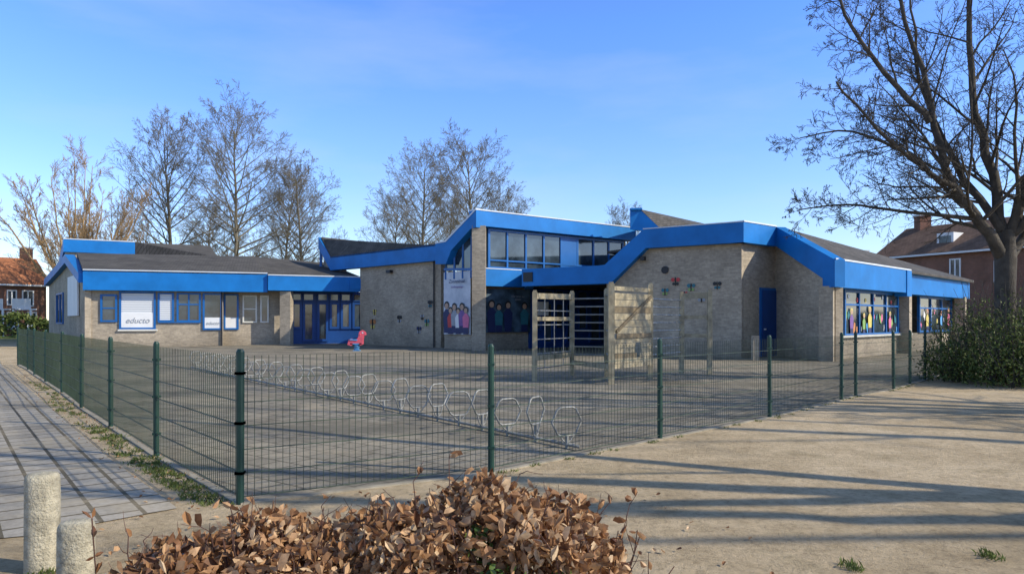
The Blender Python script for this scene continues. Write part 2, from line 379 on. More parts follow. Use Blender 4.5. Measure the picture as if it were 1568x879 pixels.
Clg.quad(gl,[(724,350),(724,413),(683,413),(683,385)],.0,.05)
for u in (684,697,710,723): fr.beam(Clg.P(u,3.5,.03),Clg.P(u,Clg.z(u,352+max(0,(722-u))*.85)),.09,.09,0)
fr.beam(Clg.P(682,Clg.z(682,413),.03),Clg.P(726,Clg.z(726,413),.03),.1,.12,0)
Clg.rect(wl,679,726,-.1,3.6,-.1,.3)
Clg.rect(ps,681,722,.75,3.85,.03,.03,0)
pillar(734,34.15,21,5.95,.6)
roofq([Cp.P(731,zc1+.0,-.1),Cp.P(975,zc1,-.1),Cp.P(975,zc1-.3,-6),Vector((-1.4,42,zc1-.4))])
# --- block D
K=Vector((8.75,27.1,0)); D1=K+Vector((-3.4,2.3,0)); Dp=Pl(K,D1); Dw=Pl(K,D1,-.35)
zd1=5.17; zd0=4.4
Dp.rect(fa,986,1140,zd0,zd1,0,.6); Dp.rect(tr,986,1140,zd1+.002,zd1+.04,.02,.6)
fa.prism([Dp.P(986,zd1-.002,.002),Dp.P(990,zd0+.002,.002),Dp.P(936,3.002,.002),Dp.P(918,3.002,.002),Dp.P(918,3.78,.002),Dp.P(927,3.80,.002)],-Dp.n*.6)
Dp.rect(fa,800,918.5,3.0,3.78,0,.6)
fa.prism([Dp.P(800,3.0,-.3),Dp.P(800,3.78,-.3),Cp.P(812,3.78,-.4),Cp.P(812,3.0,-.4)],(.4,.3,0))
Dp.rect(fr,803,817,3.2,3.62,.05,.04,4)
roofq([Dp.P(801,3.76,-.1),Dp.P(935,3.76,-.1),Cg.P(945,3.76,.0),Cg.P(800,3.76,.0)],.6)
wl.prism([Dw.P(930,-.1),Dw.P(1137,-.1),Dw.P(1137,zd0+.1),Dw.P(984,zd0+.1),Dw.P(932,3.3),Dw.P(930,3.3)],-Dw.n*.34)
wl.prism([Dw.P(930,-.1,-.01),Dw.P(930,3.2,-.01),Cg.P(947,3.2,0),Cg.P(947,-.1,0)],(.3,.1,0))
H=Vector((10.53,28.6,0)); Hp=Pl(K,H); Hw=Pl(K,H,-.35)
Hp.rect(fa,1140,1190,zd0,zd1,0.003,.6); Hp.rect(tr,1140,1190,zd1+.002,zd1+.06,.03,.6)
Hw.rect(wl,1137.5,1196,-.1,zd0+.1,0,.35)
Hw.rect(fr,1164,1190,-.05,2.75,.06,.08,0); Hw.rect(fr,1166,1188,.0,2.65,.09,.03,3)
fr.beam(Hw.P(1168,1.1,.12),Hw.P(1170,1.1,.12),.05,.05,2)
wl.beam((K+Vector((.1,-1.0,-.1))),(K+Vector((.1,-1.0,.9))),.22,.22)
E0=Vector((11.25,25.0,0)); I0=Pl(H,E0); Iw=Pl(H+Vector((0,0,0)),E0,-.3)
ze1=3.57; ze0=2.62
fa.prism([Vector((H.x,H.y,zd1)),Vector((H.x,H.y,zd0)),Vector((E0.x,E0.y,ze0)),Vector((E0.x,E0.y,ze1))],-I0.n*.4)
wl.prism([Iw.P(1188,-.1),Iw.P(1281,-.1),Iw.P(1281,ze0+.4),Iw.P(1188,zd0+.4)],-I0.n*.3)
# --- wing E
E1=Vector((24.7,38.3,0)); Ep=Pl(E0,E1)
# east fascia: mitred at its left end so it sits inside the sloping return
bk=(H-E0).normalized()*.75
sE=Ep.s_(1396); 
fa.prism([Ep.S(.02,ze0,.012),Ep.S(sE,ze0,.012),Ep.S(sE,ze1,.012),Ep.S(.02,ze1,.012)],bk+Vector((.02,0,0)))
tr.prism([Ep.S(.02,ze1+.002,.04),Ep.S(sE,ze1+.002,.04),Ep.S(sE,ze1+.06,.04),Ep.S(.02,ze1+.06,.04)],bk*.5+Vector((.1,0,0)))
fascia(Ep,1396.2,1495,ze0-.02,ze1-.03,.6,-.25)
Ep.rect(fa,1389,1396.1,ze0-.15,ze1-.01,.05,.5)
Eg=Pl(E0,E1,-.6)
Eg.rect(wl,1286,1394,-.1,.85,0,.3); Eg.rect(wl,1404,1486,-.1,.85,-.25,.3)
Eg.window(fr,gl,1292,1392,.85,2.62,5,(.68,),0,.1); Eg.window(fr,gl,1416,1480,.85,2.6,4,(.68,),-.25,.1)
Eg.rect(fr,1286,1394,.8,.88,.14,.12,1)
for u,w_ in ((1285,8),(1402,17),(1486,9)):
    q=Ep.S(Ep.s_(u),0,-.25); ww=w_/F*q.y*.72
    wl.prism([Ep.S(Ep.s_(u)-ww/2,-.1,-.15),Ep.S(Ep.s_(u)+ww/2,-.1,-.15),Ep.S(Ep.s_(u)+ww/2,ze0+.05,-.15),Ep.S(Ep.s_(u)-ww/2,ze0+.05,-.15)],-Ep.n*.5)
wl.prism([Ep.P(1490,-.1,-.4),Ep.P(1490,3.3,-.4),Ep.P(1490,3.3,-6),Ep.P(1490,-.1,-6)],-Ep.t*.3)
ridge0=Vector((H.x+.4,H.y+.5,zd1+.05)); ridge1=ridge0+Ep.t*19
roofq([Ep.P(1283,ze1+.04,-.05),Ep.P(1495,ze1+.0,-.05),ridge1+Vector((-.2,.8,-.4)),ridge0])
roofq([ridge0,ridge1+Vector((-.2,.8,-.4)),ridge1+Vector((-8,8,-.8)),ridge0+Vector((-6,8,-.2))])
roofq([Vector((K.x,K.y,zd1-.05))-Dp.n*.2,Vector((H.x,H.y,zd1-.05)),Vector((9,42,zd1-.05)),Cp.P(960,zd1-.05,-1),Dp.P(990,zd1-.05,-.3)])
f1=W3(966,38,322); f2=W3(1014,37.5,352); fr1=W3(1080,47,343)
fa.prism([f1,W3(982,38,322),f2,W3(1010,37.5,356),W3(966,38,352)],(.5,.6,0))
roofq([W3(982,38,321),fr1,W3(1090,40,352),f2])
fa.beam(f1+Vector((0,0,.03)),W3(984,38,321),.3,.1)
for pl,u,z in ((Bw,600,4.2),(Dw,988,4.0)):
    fr.beam(pl.P(u-3,z,.15),pl.P(u+3,z,.15),.2,.16,4)
    fr.beam(pl.P(u,z-.05,0),pl.P(u,z-.05,.18),.05,.05,4)
q=Dw.P(1020,3.5,.02); fr.prism([q+Dw.t*(.16*math.cos(k*math.pi/5))+Vector((0,0,.16*math.sin(k*math.pi/5))) for k in range(10)],Dw.n*.03,4)
for pl,u,z1 in ((Bw,667,4.6),(Iw,1277,2.9),(Aw,340,3.05)):
    fr.tube([pl.P(u,0,.08),pl.P(u,z1,.08)],.04,8,4)
def disc(mb,pl,u,z,r,mat,off,n=12,rx=1.0):
    q=pl.P(u,z,off); mb.poly([q+pl.t*(r*rx*math.cos(2*math.pi*k/n))+Vector((0,0,r*math.sin(2*math.pi*k/n))) for k in range(n)],mat)
artm=['red','pink','yellow','lime','sky','purple','skin','navy','orange','teal','white','black','grey']
ar=MB()
def figure(pl,u,z,h,mat,off,hair=11):
    r=h*.10
    q=pl.P(u,z,off)
    def pt(a,b,o=0): return q+pl.t*(a*h)+Vector((0,0,b*h))+pl.n*o
    ar.poly([pt(-.12,0),pt(.12,0),pt(.17,.55),pt(.05,.68),pt(-.05,.68),pt(-.17,.55)],mat)
    ar.poly([pt(-.13,-.02,.002),pt(.13,-.02,.002),pt(.13,.2,.002),pt(-.13,.2,.002)],7)
    disc(ar,pl,u,z+h*.80,r*1.15,hair,off+.003); disc(ar,pl,u,z+h*.77,r*.85,6,off+.006)
for i,(u,z,h,m) in enumerate([(686,.85,1.7,7),(692,.8,1.45,0),(698,.85,1.6,12),(704,.8,1.4,10),(710,.85,1.6,5),(716,.8,1.45,1)]): figure(Clg,u,z,h,m,.05+i*.007)
for i,(u,z,h,m) in enumerate([(755,.9,1.9,7),(766,.9,1.7,9),(780,.9,1.85,7),(805,.9,1.8,9)]): figure(Cg,u,z,h*.9,m,-.06+i*.005)
def butterfly(pl,u,z,s,m1,m2,off=.03):
    q=pl.P(u,z,off)
    for sx in (-1,1):
        for (cx,cz,r,mm,o) in ((.42,.35,.32,m1,0),(.3,-.3,.22,m2,.004)):
            ar.poly([q+pl.n*o+pl.t*(sx*(cx*s+r*s*math.cos(2*math.pi*k/10)))+Vector((0,0,cz*s+r*s*math.sin(2*math.pi*k/10))) for k in range(10)],mm)
    ar.prism([q+pl.t*(.06*s)+Vector((0,0,-.6*s)),q+pl.t*(.06*s)+Vector((0,0,.7*s)),q-pl.t*(.06*s)+Vector((0,0,.7*s)),q-pl.t*(.06*s)+Vector((0,0,-.6*s))],pl.n*.03,11)
for u,z,s,a,b in [(572,1.2,.45,8,2),(575,1.9,.25,2,2),(613,1.5,.32,11,12),(643,.9,.3,7,12),(648,1.6,.22,12,11),(660,2.3,.3,11,9),(655,1.3,.3,9,3)]: butterfly(Bw,u,z,s,a,b)
for u,z,s,a,b in [(1036,3.0,.26,0,11),(1060,2.75,.24,9,3),(1076,2.35,.3,9,12),(1050,2.5,.16,0,8),(1100,2.8,.24,11,9),(1020,2.6,.22,9,3)]: butterfly(Dw,u,z,s,a,b)
def kite(pl,u,z,h,mat,off):
    q=pl.P(u,z,off); a=R.uniform(-.5,.5); c_,s_=math.cos(a),math.sin(a); n=R.choice([4,5,6,7])
    ar.poly([q+pl.t*(x*c_-y*s_)+Vector((0,0,x*s_+y*c_)) for x,y in [(h*.5*R.uniform(.5,1)*math.cos(6.283*k/n),h*R.uniform(.6,1)*math.sin(6.283*k/n)) for k in range(n)]],mat)
for i in range(24):
    u=1296+i*3.9+R.uniform(-1,1)
    if u>1388: break
    kite(Eg,u,R.uniform(1.0,1.75),R.uniform(.12,.32),R.choice([0,1,1,2,3,3,4,8,9,10,10,12]),.03+(i%5)*.006)
for u,h,m in ((1303,1.1,5),(1322,.9,3),(1331,1.2,2),(1362,1.0,1),(1378,.9,4)): figure(Eg,u,.92,h,m,.07,2)
for i in range(12):
    u=1420+i*4.9; kite(Eg,u,R.uniform(1.0,1.9),R.uniform(.15,.38),R.choice([0,1,2,3,4,5,8,10,12]),-.22+(i%5)*.006)
for u,h,m in ((1428,1.2,2),(1449,1.1,4),(1460,1.3,1)): figure(Eg,u,.92,h,m,-.17,8)
for u in range(1300,1390,13): disc(ar,Eg,u,2.3+R.uniform(-.1,.1),.09,R.choice([0,2,12,10,1]),.035)
ar.build('painted_window_art',artm,sc)
def postermat(name,c1,c2,z):
    m,nt,p=newmat(name); f=noise(nt,1.6,4)
    nt.links.new(ramp(nt,f,[(.35,c1),(.65,c2)]),p.inputs['Base Color']); p.inputs['Roughness'].default_value=.5; return m
ps.build('banners',[postermat('banner_light',(.40,.44,.5),(.60,.63,.68),0)],sc,fix=True)
p2=MB(); Cg.rect(p2,746,815,.85,3.0,-.1,.04,0); p2.build('photo_banner',[postermat('banner_dark',(.012,.03,.045),(.08,.14,.20),0)],sc,fix=True)
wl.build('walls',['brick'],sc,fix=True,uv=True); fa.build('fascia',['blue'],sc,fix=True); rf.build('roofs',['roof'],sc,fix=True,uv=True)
tr.build('fascia_trim',['trim'],sc,fix=True)
fr.build('frames_and_doors',['bluef','cream','white',simple('door_blue',(.006,.055,.22),.45,.15,1),'dark'],sc,fix=True)
gl.build('window_glass',['glass','blind'],sc,fix=True)
def text(s,pl,u,z,size,mat,off,name='sign_lettering',shear=.3):
    c=bpy.data.curves.new(name,'FONT'); c.body=s; c.size=size; c.align_x='CENTER'; c.shear=shear; c.extrude=.002; c.materials.append(M[mat])
    o=bpy.data.objects.new(name,c); scene.collection.objects.link(o); o.parent=sc; q=pl.P(u,z,off)
    X=pl.t if pl.t.x>0 else -pl.t; Y=Vector((0,0,1)); m=Matrix((X,Y,X.cross(Y))).transposed().to_4x4(); m.translation=q; o.matrix_world=m
text('educto',Aw,211,1.3,.42,'grey',.07); text('educto',Aw,326,1.2,.25,'grey',.07)
text('Zonnestraal',Clg,702,3.3,.25,'navy',.09); text('kinderopvang',Clg,702,3.05,.16,'purple',.09)
text('Hier leren we\nsamen',Cg,794,2.6,.15,'grey',-.0)
# ------------------------------------------------------------------ houses
def house(name,a,b,depth,zw,zr,wallm,roofm,wins,chim=(),dorm=()):
    h=empty(name); pl=Pl(a,b); L=(pl.B-pl.A).length
    mw=MB(); mr=MB(); mf=MB()
    bk=-pl.n*depth
    A=pl.S(0,0);B=pl.S(L,0)
    z=lambda p,zz: Vector((p.x,p.y,zz))
    mw.prism([A,B,z(B,zw),z(A,zw)],bk)
    m=bk/2
    mw.prism([z(A,zw),z(A+bk,zw),z(A+m,zr-.1)],pl.t*.3); mw.prism([z(B,zw),z(B+bk,zw),z(B+m,zr-.1)],-pl.t*.3)
    o=pl.n*.4; ex=pl.t*.3
    mr.prism([z(A+o-ex,zw-.15),z(B+o+ex,zw-.15),z(B+m+ex,zr),z(A+m-ex,zr)],(0,0,.15))
    mr.prism([z(A+bk-o-ex,zw-.15),z(B+bk-o+ex,zw-.15),z(B+m+ex,zr),z(A+m-ex,zr)],(0,0,.15))
    mf.beam(z(A+o*1.1-ex,zw-.15),z(B+o*1.1+ex,zw-.15),.12,.15,0)
    g=MB()
    for s0,s1,z0,z1 in wins: 
        a_=s0*L;b_=s1*L
        pl.rs(g,a_,b_,z0,z1,.02,.03)
        for q in ((a_,a_+.1),(b_-.1,b_),((a_+b_)/2-.05,(a_+b_)/2+.05)): pl.rs(mf,q[0],q[1],z0,z1,.08,.1)
        pl.rs(mf,a_,b_,z1-.1,z1,.075,.1); pl.rs(mf,a_,b_,z0,z0+.1,.075,.1)
    for s,wd in chim:
        c=A+pl.t*(s*L)+m
        mw.beam(z(c,zr-.8),z(c,zr+1.1),wd,wd)
        mf.beam(z(c,zr+1.1),z(c,zr+1.25),wd+.15,wd+.15,0)
    for s,wd in dorm:
        c=A+pl.t*(s*L)+m*.25; 
        mf.prism([z(c-pl.t*wd/2,zw+.2),z(c+pl.t*wd/2,zw+.2),z(c+pl.t*wd/2,zw+1.7),z(c-pl.t*wd/2,zw+1.7)],m*.6)
        pl2=Pl(c-pl.t*wd/2,c+pl.t*wd/2); pl2.rs(g,.2,wd-.2,zw+.5,zw+1.45,.02,.03)
    mw.build('walls',[wallm],h,fix=True,uv=True); mr.build('roof',[roofm],h,fix=True,uv=True); mf.build('trim',['white'],h,fix=True); g.build('windows',['glass'],h,fix=True)
    return h
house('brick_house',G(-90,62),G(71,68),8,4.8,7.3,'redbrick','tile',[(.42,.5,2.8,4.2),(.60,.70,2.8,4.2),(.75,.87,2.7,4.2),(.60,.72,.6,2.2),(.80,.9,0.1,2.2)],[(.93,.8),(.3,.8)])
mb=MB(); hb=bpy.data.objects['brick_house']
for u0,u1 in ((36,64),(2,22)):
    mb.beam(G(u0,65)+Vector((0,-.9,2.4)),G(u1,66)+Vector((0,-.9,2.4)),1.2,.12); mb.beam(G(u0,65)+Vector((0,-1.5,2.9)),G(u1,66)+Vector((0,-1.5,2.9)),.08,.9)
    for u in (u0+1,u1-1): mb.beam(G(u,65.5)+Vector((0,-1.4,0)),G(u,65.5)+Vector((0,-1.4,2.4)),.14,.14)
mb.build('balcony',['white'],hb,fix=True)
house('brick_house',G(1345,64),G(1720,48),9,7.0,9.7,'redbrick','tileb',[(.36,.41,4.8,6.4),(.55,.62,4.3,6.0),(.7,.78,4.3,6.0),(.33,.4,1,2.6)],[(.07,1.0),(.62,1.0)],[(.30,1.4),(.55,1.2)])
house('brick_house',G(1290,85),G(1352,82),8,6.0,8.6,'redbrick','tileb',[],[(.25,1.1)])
# ------------------------------------------------------------------ trees
def rperp(t,rng):
    a=t.orthogonal().normalized(); b=t.cross(a); k=rng.uniform(0,2*math.pi); return a*math.cos(k)+b*math.sin(k)
def path(p,d,L,n,wob,up,rng):
    pts=[p.copy()]; d=d.normalized()
    for i in range(n):
        d=(d+Vector((rng.gauss(0,wob),rng.gauss(0,wob),rng.gauss(0,wob)+up))).normalized()
        p=p+d*(L/n); pts.append(p.copy())
    return pts
cfg_minr=[.012]
def spawn(mb,pts,rads,level,cfg,rng):
    if level>=len(cfg): return
    n,ang,Lr,rr,seg,wob,up,sides,f0=cfg[level]
    tot=sum((b-a).length for a,b in zip(pts[:-1],pts[1:]))
    for i in range(n):
        f=f0+(1-f0)*((i+rng.random())/n); x=f*(len(pts)-1); k=min(int(x),len(pts)-2); fr_=x-k
        p=pts[k].lerp(pts[k+1],fr_); t=(pts[k+1]-pts[k]).normalized(); r=rads[k]*(1-fr_)+rads[k+1]*fr_
        a=math.radians(ang*rng.uniform(.65,1.3)); d=t*math.cos(a)+rperp(t,rng)*math.sin(a)
        L=tot*Lr*rng.uniform(.6,1.25)*(1.15-.6*f)
        r2=max(cfg_minr[0],min(r*.8,r*rr*rng.uniform(.8,1.1)))
        q=path(p,d,L,seg,wob,up,rng); rd=[max(cfg_minr[0]*.7,r2*(1-.75*j/seg)) for j in range(seg+1)]
        mb.tube(q,rd,sides)
        spawn(mb,q,rd,level+1,cfg,rng)
def alder(seed,H=20,CR=5.5,minr=.011,base=.22,nb=52):
    rng=random.Random(seed); cfg_minr[0]=minr; mb=MB()
    tp=path(Vector((0,0,-.2)),Vector((0,0,1)),H*.90,14,.03,.05,rng); tr_=[.28*(1-.93*(i/14)**.9)+.012 for i in range(15)]
    mb.tube(tp,tr_,8)
    for i in range(nb):
        f=base+(.985-base)*((i+rng.random())/nb); x=f*14;k=min(int(x),13); p=tp[k].lerp(tp[k+1],x-k)
        g=(f-base)/(1-base); L=CR*(math.sin(math.pi*min(1,(.26+.58*g)))**.8)*rng.uniform(.8,1.1)+.2
        az=i*2.4+rng.uniform(-.5,.5); el=math.radians(20+34*g+rng.uniform(-8,8))
        d=Vector((math.cos(az)*math.cos(el),math.sin(az)*math.cos(el),math.sin(el)))
        q=path(p,d,L,6,.07,.05,rng); r=tr_[k]*.40+.012; rd=[max(minr,r*(1-.85*j/6)) for j in range(7)]
        mb.tube(q,rd,5)
        spawn(mb,q,rd,0,[(9,44,.38,.5,3,.10,.07,3,.2),(7,42,.5,.6,2,.12,.05,3,.15),(4,38,.55,.7,1,.1,.0,3,.2)],rng)
    return mb
def limbtree(seed,limbs,trunk,trr,cfg,minr,mats):
    rng=random.Random(seed); cfg_minr[0]=minr; mb=MB()
    mb.tube([Vector(p) for p in trunk],trr,14)
    for lp,r0,r1 in limbs:
        P=[Vector(p) for p in lp]; q=[]
        for i in range(len(P)-1):
            a=P[max(i-1,0)];b=P[i];c=P[i+1];d=P[min(i+2,len(P)-1)]
            for k in range(4):
                t=k/4; q.append(.5*((2*b)+(c-a)*t+(2*a-5*b+4*c-d)*t*t+(3*b-a-3*c+d)*t**3)+Vector((rng.gauss(0,.03),rng.gauss(0,.03),0)))
        q.append(P[-1]); n=len(q)-1; rd=[r0+(r1-r0)*(i/n)**.8 for i in range(n+1)]
        mb.tube(q,rd,9); spawn(mb,q,rd,0,cfg,rng)
    return mb
limbs=[([(0,0,2.9),(-.8,-.3,3.7),(-1.5,-.4,4.6),(-2.0,-.5,5.9),(-2.3,-.3,7.8),(-2.9,0,10.2)],.16,.03),
([(0,0,3.1),(-.15,.3,5),(-.5,.5,7),(-.5,.6,9.5),(-.8,.8,12)],.15,.03),
([(0,0,3.2),(.4,-.2,4.8),(.8,-.5,6.8),(1.0,-.6,9.2),(1.5,-.4,11.5)],.15,.03),
([(0,0,2.8),(.9,.4,3.8),(2.2,.8,5.4),(3.4,1.0,7.4)],.13,.03),
([(-1.4,-.4,4.5),(-2.5,-.9,4.9),(-3.7,-1.3,5.6),(-4.7,-1.5,6.6)],.08,.02),
([(-.9,-.3,3.8),(-2.2,.2,4.05),(-3.5,.6,4.3),(-4.6,.9,4.2)],.06,.012),
([(-.1,0,3.6),(-.9,.6,5.4),(-1.5,.9,7.4),(-1.6,1.2,9.8)],.11,.02),
([(.1,.1,3.4),(.5,-1,4.6),(.9,-2,6.2),(1.1,-2.8,8.3)],.10,.02),
([(-1.2,-.3,4.1),(-2.3,-.1,5.3),(-3.5,.3,6.0),(-4.7,.5,5.9)],.06,.012),
([(-2.05,-.5,6.0),(-3.1,-.4,7.2),(-3.9,-.2,8.6),(-4.3,0,10.2)],.08,.02)]
bigcfg=[(18,48,.33,.42,6,.12,.03,5,.12),(8,46,.42,.55,4,.15,.02,4,.15),(7,42,.45,.6,3,.12,.02,3,.15),(3,40,.5,.7,2,.1,.0,3,.2)]
trunk_=[(0.05,0,-.2),(.02,0,.3),(0,0,1.2),(-.03,0,2.2),(-.02,0,2.9),(.02,0,3.6)]; trr_=[.34,.27,.23,.215,.23,.15]
big=limbtree(3,limbs,trunk_,trr_,bigcfg,.0055,None).build('bare_tree',['bark'],smooth=True); big.location=(G(1543,17.0))
unseen_tree=limbtree(4,[l for i,l in enumerate(limbs) if i in (0,1,3,6)],trunk_,trr_,[(5,50,.30,.42,5,.10,.05,5,.2),(3,45,.42,.55,3,.13,.04,3,.2),(2,42,.5,.6,2,.12,.04,3,.2)],.008,None)
unseen_tree=unseen_tree.build('bare_tree',['bark'],smooth=True)
unseen_dense_tree=limbtree(8,limbs[:4]+limbs[6:8],trunk_,trr_,[(8,50,.32,.45,5,.10,.05,5,.2),(6,45,.42,.55,3,.13,.04,3,.2),(4,42,.5,.6,2,.12,.04,3,.2)],.012,None).build('bare_tree',['bark'],smooth=True)
def inst(ob,name,loc,s,rz,mat=None):
    o=bpy.data.objects.new(name,ob.data); scene.collection.objects.link(o); o.location=loc; o.scale=(s[0],s[0],s[1]) if isinstance(s,tuple) else (s,s,s); o.rotation_euler=(0,0,rz); return o
unseen_tree.location=(10.5,4.2,0); unseen_tree.scale=(1.25,)*3; unseen_tree.rotation_euler=(0,0,2.1)  # unseen tree right of the frame, invented to cast shadows over the sand
inst(unseen_tree,'bare_tree',(18.5,4.9,0),1.45,4.0)  # second tree out of view, added for its shadow on the ground
unseen_dense_tree.location=(16.6,9.6,0); unseen_dense_tree.scale=(1.3,)*3; unseen_dense_tree.rotation_euler=(0,0,3.0)  # off-frame tree added so its crown shadow falls across the playground
T1=alder(11,20,6.4).build('alder_tree',['barkg'],smooth=True); T1.location=G(366,68)
T2=alder(23,18,6.0,.011,.2,46).build('alder_tree',['barkg'],smooth=True); T2.location=G(258,70)
T3=alder(37,19,5.8,.011,.18,50).build('alder_tree',['barkg'],smooth=True); T3.location=G(733,72)
def hs(T,u,d,vtop,H,wf=1.0,rz=0,name='alder_tree'):
    z=CH+(HY-vtop)/F*d; s=z/H; return inst(T,name,G(u,d),(s*wf,s),rz)
for T,u,d,v,H in ((T1,366,68,155,20),(T2,258,70,195,18),(T3,733,72,208,19)):
    z=CH+(HY-v)/F*d; s=z/H; T.scale=(s,s,s)
hs(T3,468,72,248,19,1.0,1.1); hs(T2,436,76,262,18,.9,2.5); hs(T1,643,70,228,20,.95,3.2); hs(T2,598,80,300,18,1.0,.6); hs(T3,690,84,290,19,1.0,5); hs(T1,775,82,290,20,1.1,2.0)
hs(T2,955,110,318,18,1.0,2.0); hs(T3,310,78,300,19,1.1,4)
rng=random.Random(5); pl_=[]
for i in range(15):
    az=i*2.4; rr=1.0+4.0*((i%5)/4); H_=13.5-rr*.9+rng.uniform(-1.2,.8)
    pl_.append(([(0,0,2.2),(math.cos(az)*rr*.45,math.sin(az)*rr*.45,4.6),(math.cos(az)*rr*.9,math.sin(az)*rr*.9,8),(math.cos(az)*rr*1.15,math.sin(az)*rr*1.15,H_)],.13,.02))
pt=limbtree(9,pl_,[(0,0,-.2),(0,0,1),(0,0,2.8)],[.45,.38,.36],[(18,34,.26,.42,4,.10,.10,4,.25),(8,32,.42,.6,3,.12,.08,3,.15),(6,30,.5,.7,2,.1,.06,3,.2)],.012,['barko'])
po_=pt.build('pollard_tree',['barko'],smooth=True); po_.location=G(118,62); z=CH+(HY-222)/F*62; po_.scale=(z/14.2,)*3
inst(po_,'pollard_tree',G(170,66),.92,2)
# ------------------------------------------------------------------ leaves
def leafmat(name,stops,trans=.3,rough=.55):
    m,nt,p=newmat(name); at=N(nt,'ShaderNodeAttribute'); at.attribute_name='rnd'
    c=ramp(nt,at.outputs['Fac'],stops); c=mixc(nt,1.0,c,ramp(nt,noise(nt,35,3),[(.3,(.7,)*3),(.7,(1.2,)*3)]),'MULTIPLY')
    nt.links.new(c,p.inputs['Base Color']); p.inputs['Roughness'].default_value=rough; p.inputs['Specular IOR Level'].default_value=.3
    t=N(nt,'ShaderNodeBsdfTranslucent'); nt.links.new(c,t.inputs[0]); mx=N(nt,'ShaderNodeMixShader'); mx.inputs[0].default_value=trans
    nt.links.new(p.outputs[0],mx.inputs[1]); nt.links.new(t.outputs[0],mx.inputs[2]); nt.links.new(mx.outputs[0],nt.nodes['Material Output'].inputs[0]); return m
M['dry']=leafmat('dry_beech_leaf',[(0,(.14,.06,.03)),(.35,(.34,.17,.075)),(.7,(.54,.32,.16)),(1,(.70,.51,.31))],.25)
M['holly']=leafmat('green_leaf',[(0,(.02,.05,.015)),(.6,(.07,.13,.03)),(1,(.16,.22,.05))],.15,.35)
M['ever']=leafmat('shrub_leaf',[(0,(.04,.06,.015)),(.6,(.11,.15,.035)),(1,(.22,.25,.07))],.2)
M['grass']=leafmat('grass_blade',[(0,(.09,.12,.03)),(1,(.22,.27,.07))],.3)
def leaf(mb,p,d,nrm,L,Wd,curl,mat,a):
    d=d.normalized(); s=d.cross(nrm).normalized(); n=s.cross(d)
    b=len(mb.v)
    pts=[p, p+d*L*.3-s*Wd*.42+n*curl*.5*Wd, p+d*L*.33, p+d*L*.3+s*Wd*.42+n*curl*.5*Wd,
         p+d*L*.66-s*Wd*.40+n*(curl*.7*Wd+curl*.12*L), p+d*L*.68+n*curl*.12*L, p+d*L*.66+s*Wd*.40+n*(curl*.4*Wd+curl*.12*L), p+d*L*.97+n*curl*.4*L]
    mb.v+=[tuple(q) for q in pts]
    for f in ((0,2,1),(0,3,2),(1,2,5,4),(2,3,6,5),(4,5,7),(5,6,7)): mb.face([b+i for i in f],mat,a)
def rv(rng): 
    while True:
        v=Vector((rng.uniform(-1,1),rng.uniform(-1,1),rng.uniform(-1,1)))
        if .1<v.length<1: return v.normalized()
prof=[(-1.80,.28),(-1.62,.42),(-1.45,.52),(-1.25,.58),(-1.05,.62),(-.85,.56),(-.65,.60),(-.4,.68),(-.2,.74),(-.1,.78),(.1,.71),(.3,.66),(.42,.52),(.5,.28)]
def top(x,y=3.0):
    for (a,b),(c,d) in zip(prof[:-1],prof[1:]):
        if a<=x<=c: return (b+(d-b)*(x-a)/(c-a))*(1-.22*abs(y-3.0)**1.3)+.03*math.sin(x*13+y*7)
    return .15
he=empty('beech_hedge',(0,0,0)); hl=MB(); ht=MB(); rng=random.Random(21)
for i in range(420):
    x=rng.uniform(-1.76,.48); y=rng.uniform(2.65,3.4); H_=top(x,y)*rng.uniform(.7,1.02)+(rng.uniform(.02,.13) if rng.random()<.2 else 0)
    q=path(Vector((x-rng.uniform(-.1,.1),y,0)),Vector((rng.gauss(0,.25),rng.gauss(0,.25),1)),H_*1.05,6,.12,.05,rng)
    ht.tube(q,[.006*(1-.75*j/6)+.0008 for j in range(7)],4)
    for j in range(2,7):
        if rng.random()<.8:
            d=rv(rng)*.8+Vector((0,0,.6)); q2=path(q[j],d,rng.uniform(.05,.15),3,.2,.05,rng); ht.tube(q2,[.0025,.002,.0015,.001],3)
            for k in range(2):
                hl_=q2[1+k]
                if hl_.z>.15 and rng.random()<.6: leaf(hl,hl_,rv(rng)+Vector((0,0,-.1)),rv(rng),rng.uniform(.035,.06),rng.uniform(.022,.036),rng.uniform(.4,1.7),0,min(1,max(0,rng.gauss(.5,.27))))
for i in range(9500):
    x=rng.uniform(-1.76,.48); y=rng.uniform(2.6,3.42); t=top(x,y); 
    z=t*(1-abs(rng.gauss(0,.18)))
    cl=math.sin(x*9+y*5)*.5+math.sin(x*17-y*11+z*8)*.5
    if cl<-.25 and rng.random()<.8: continue
    if z<.14: continue
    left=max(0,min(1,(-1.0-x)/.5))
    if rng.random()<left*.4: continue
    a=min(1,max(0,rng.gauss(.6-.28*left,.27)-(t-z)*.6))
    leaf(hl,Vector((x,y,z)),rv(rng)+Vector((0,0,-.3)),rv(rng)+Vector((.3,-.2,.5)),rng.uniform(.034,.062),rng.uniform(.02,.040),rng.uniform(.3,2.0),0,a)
hg=MB()
for cx,cy,cz,r,n in ((-.03,2.60,.46,.13,300),(.2,2.58,.44,.12,170),(-1.5,2.7,.38,.09,60),(-.35,2.6,.38,.07,50),(-.12,2.75,.62,.07,80)):
    for i in range(n):
        q=Vector((cx,cy,cz))+rv(rng)*r*rng.random()**.4
        leaf(hg,q,rv(rng)+Vector((0,-.2,.4)),rv(rng)+Vector((0,0,.5)),rng.uniform(.025,.042),rng.uniform(.016,.024),.2,0,rng.random())
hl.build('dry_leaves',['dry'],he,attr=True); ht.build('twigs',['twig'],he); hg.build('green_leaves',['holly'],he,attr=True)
sp=empty('dry_sapling'); st=MB(); sv=MB(); base=G(150,3.1)
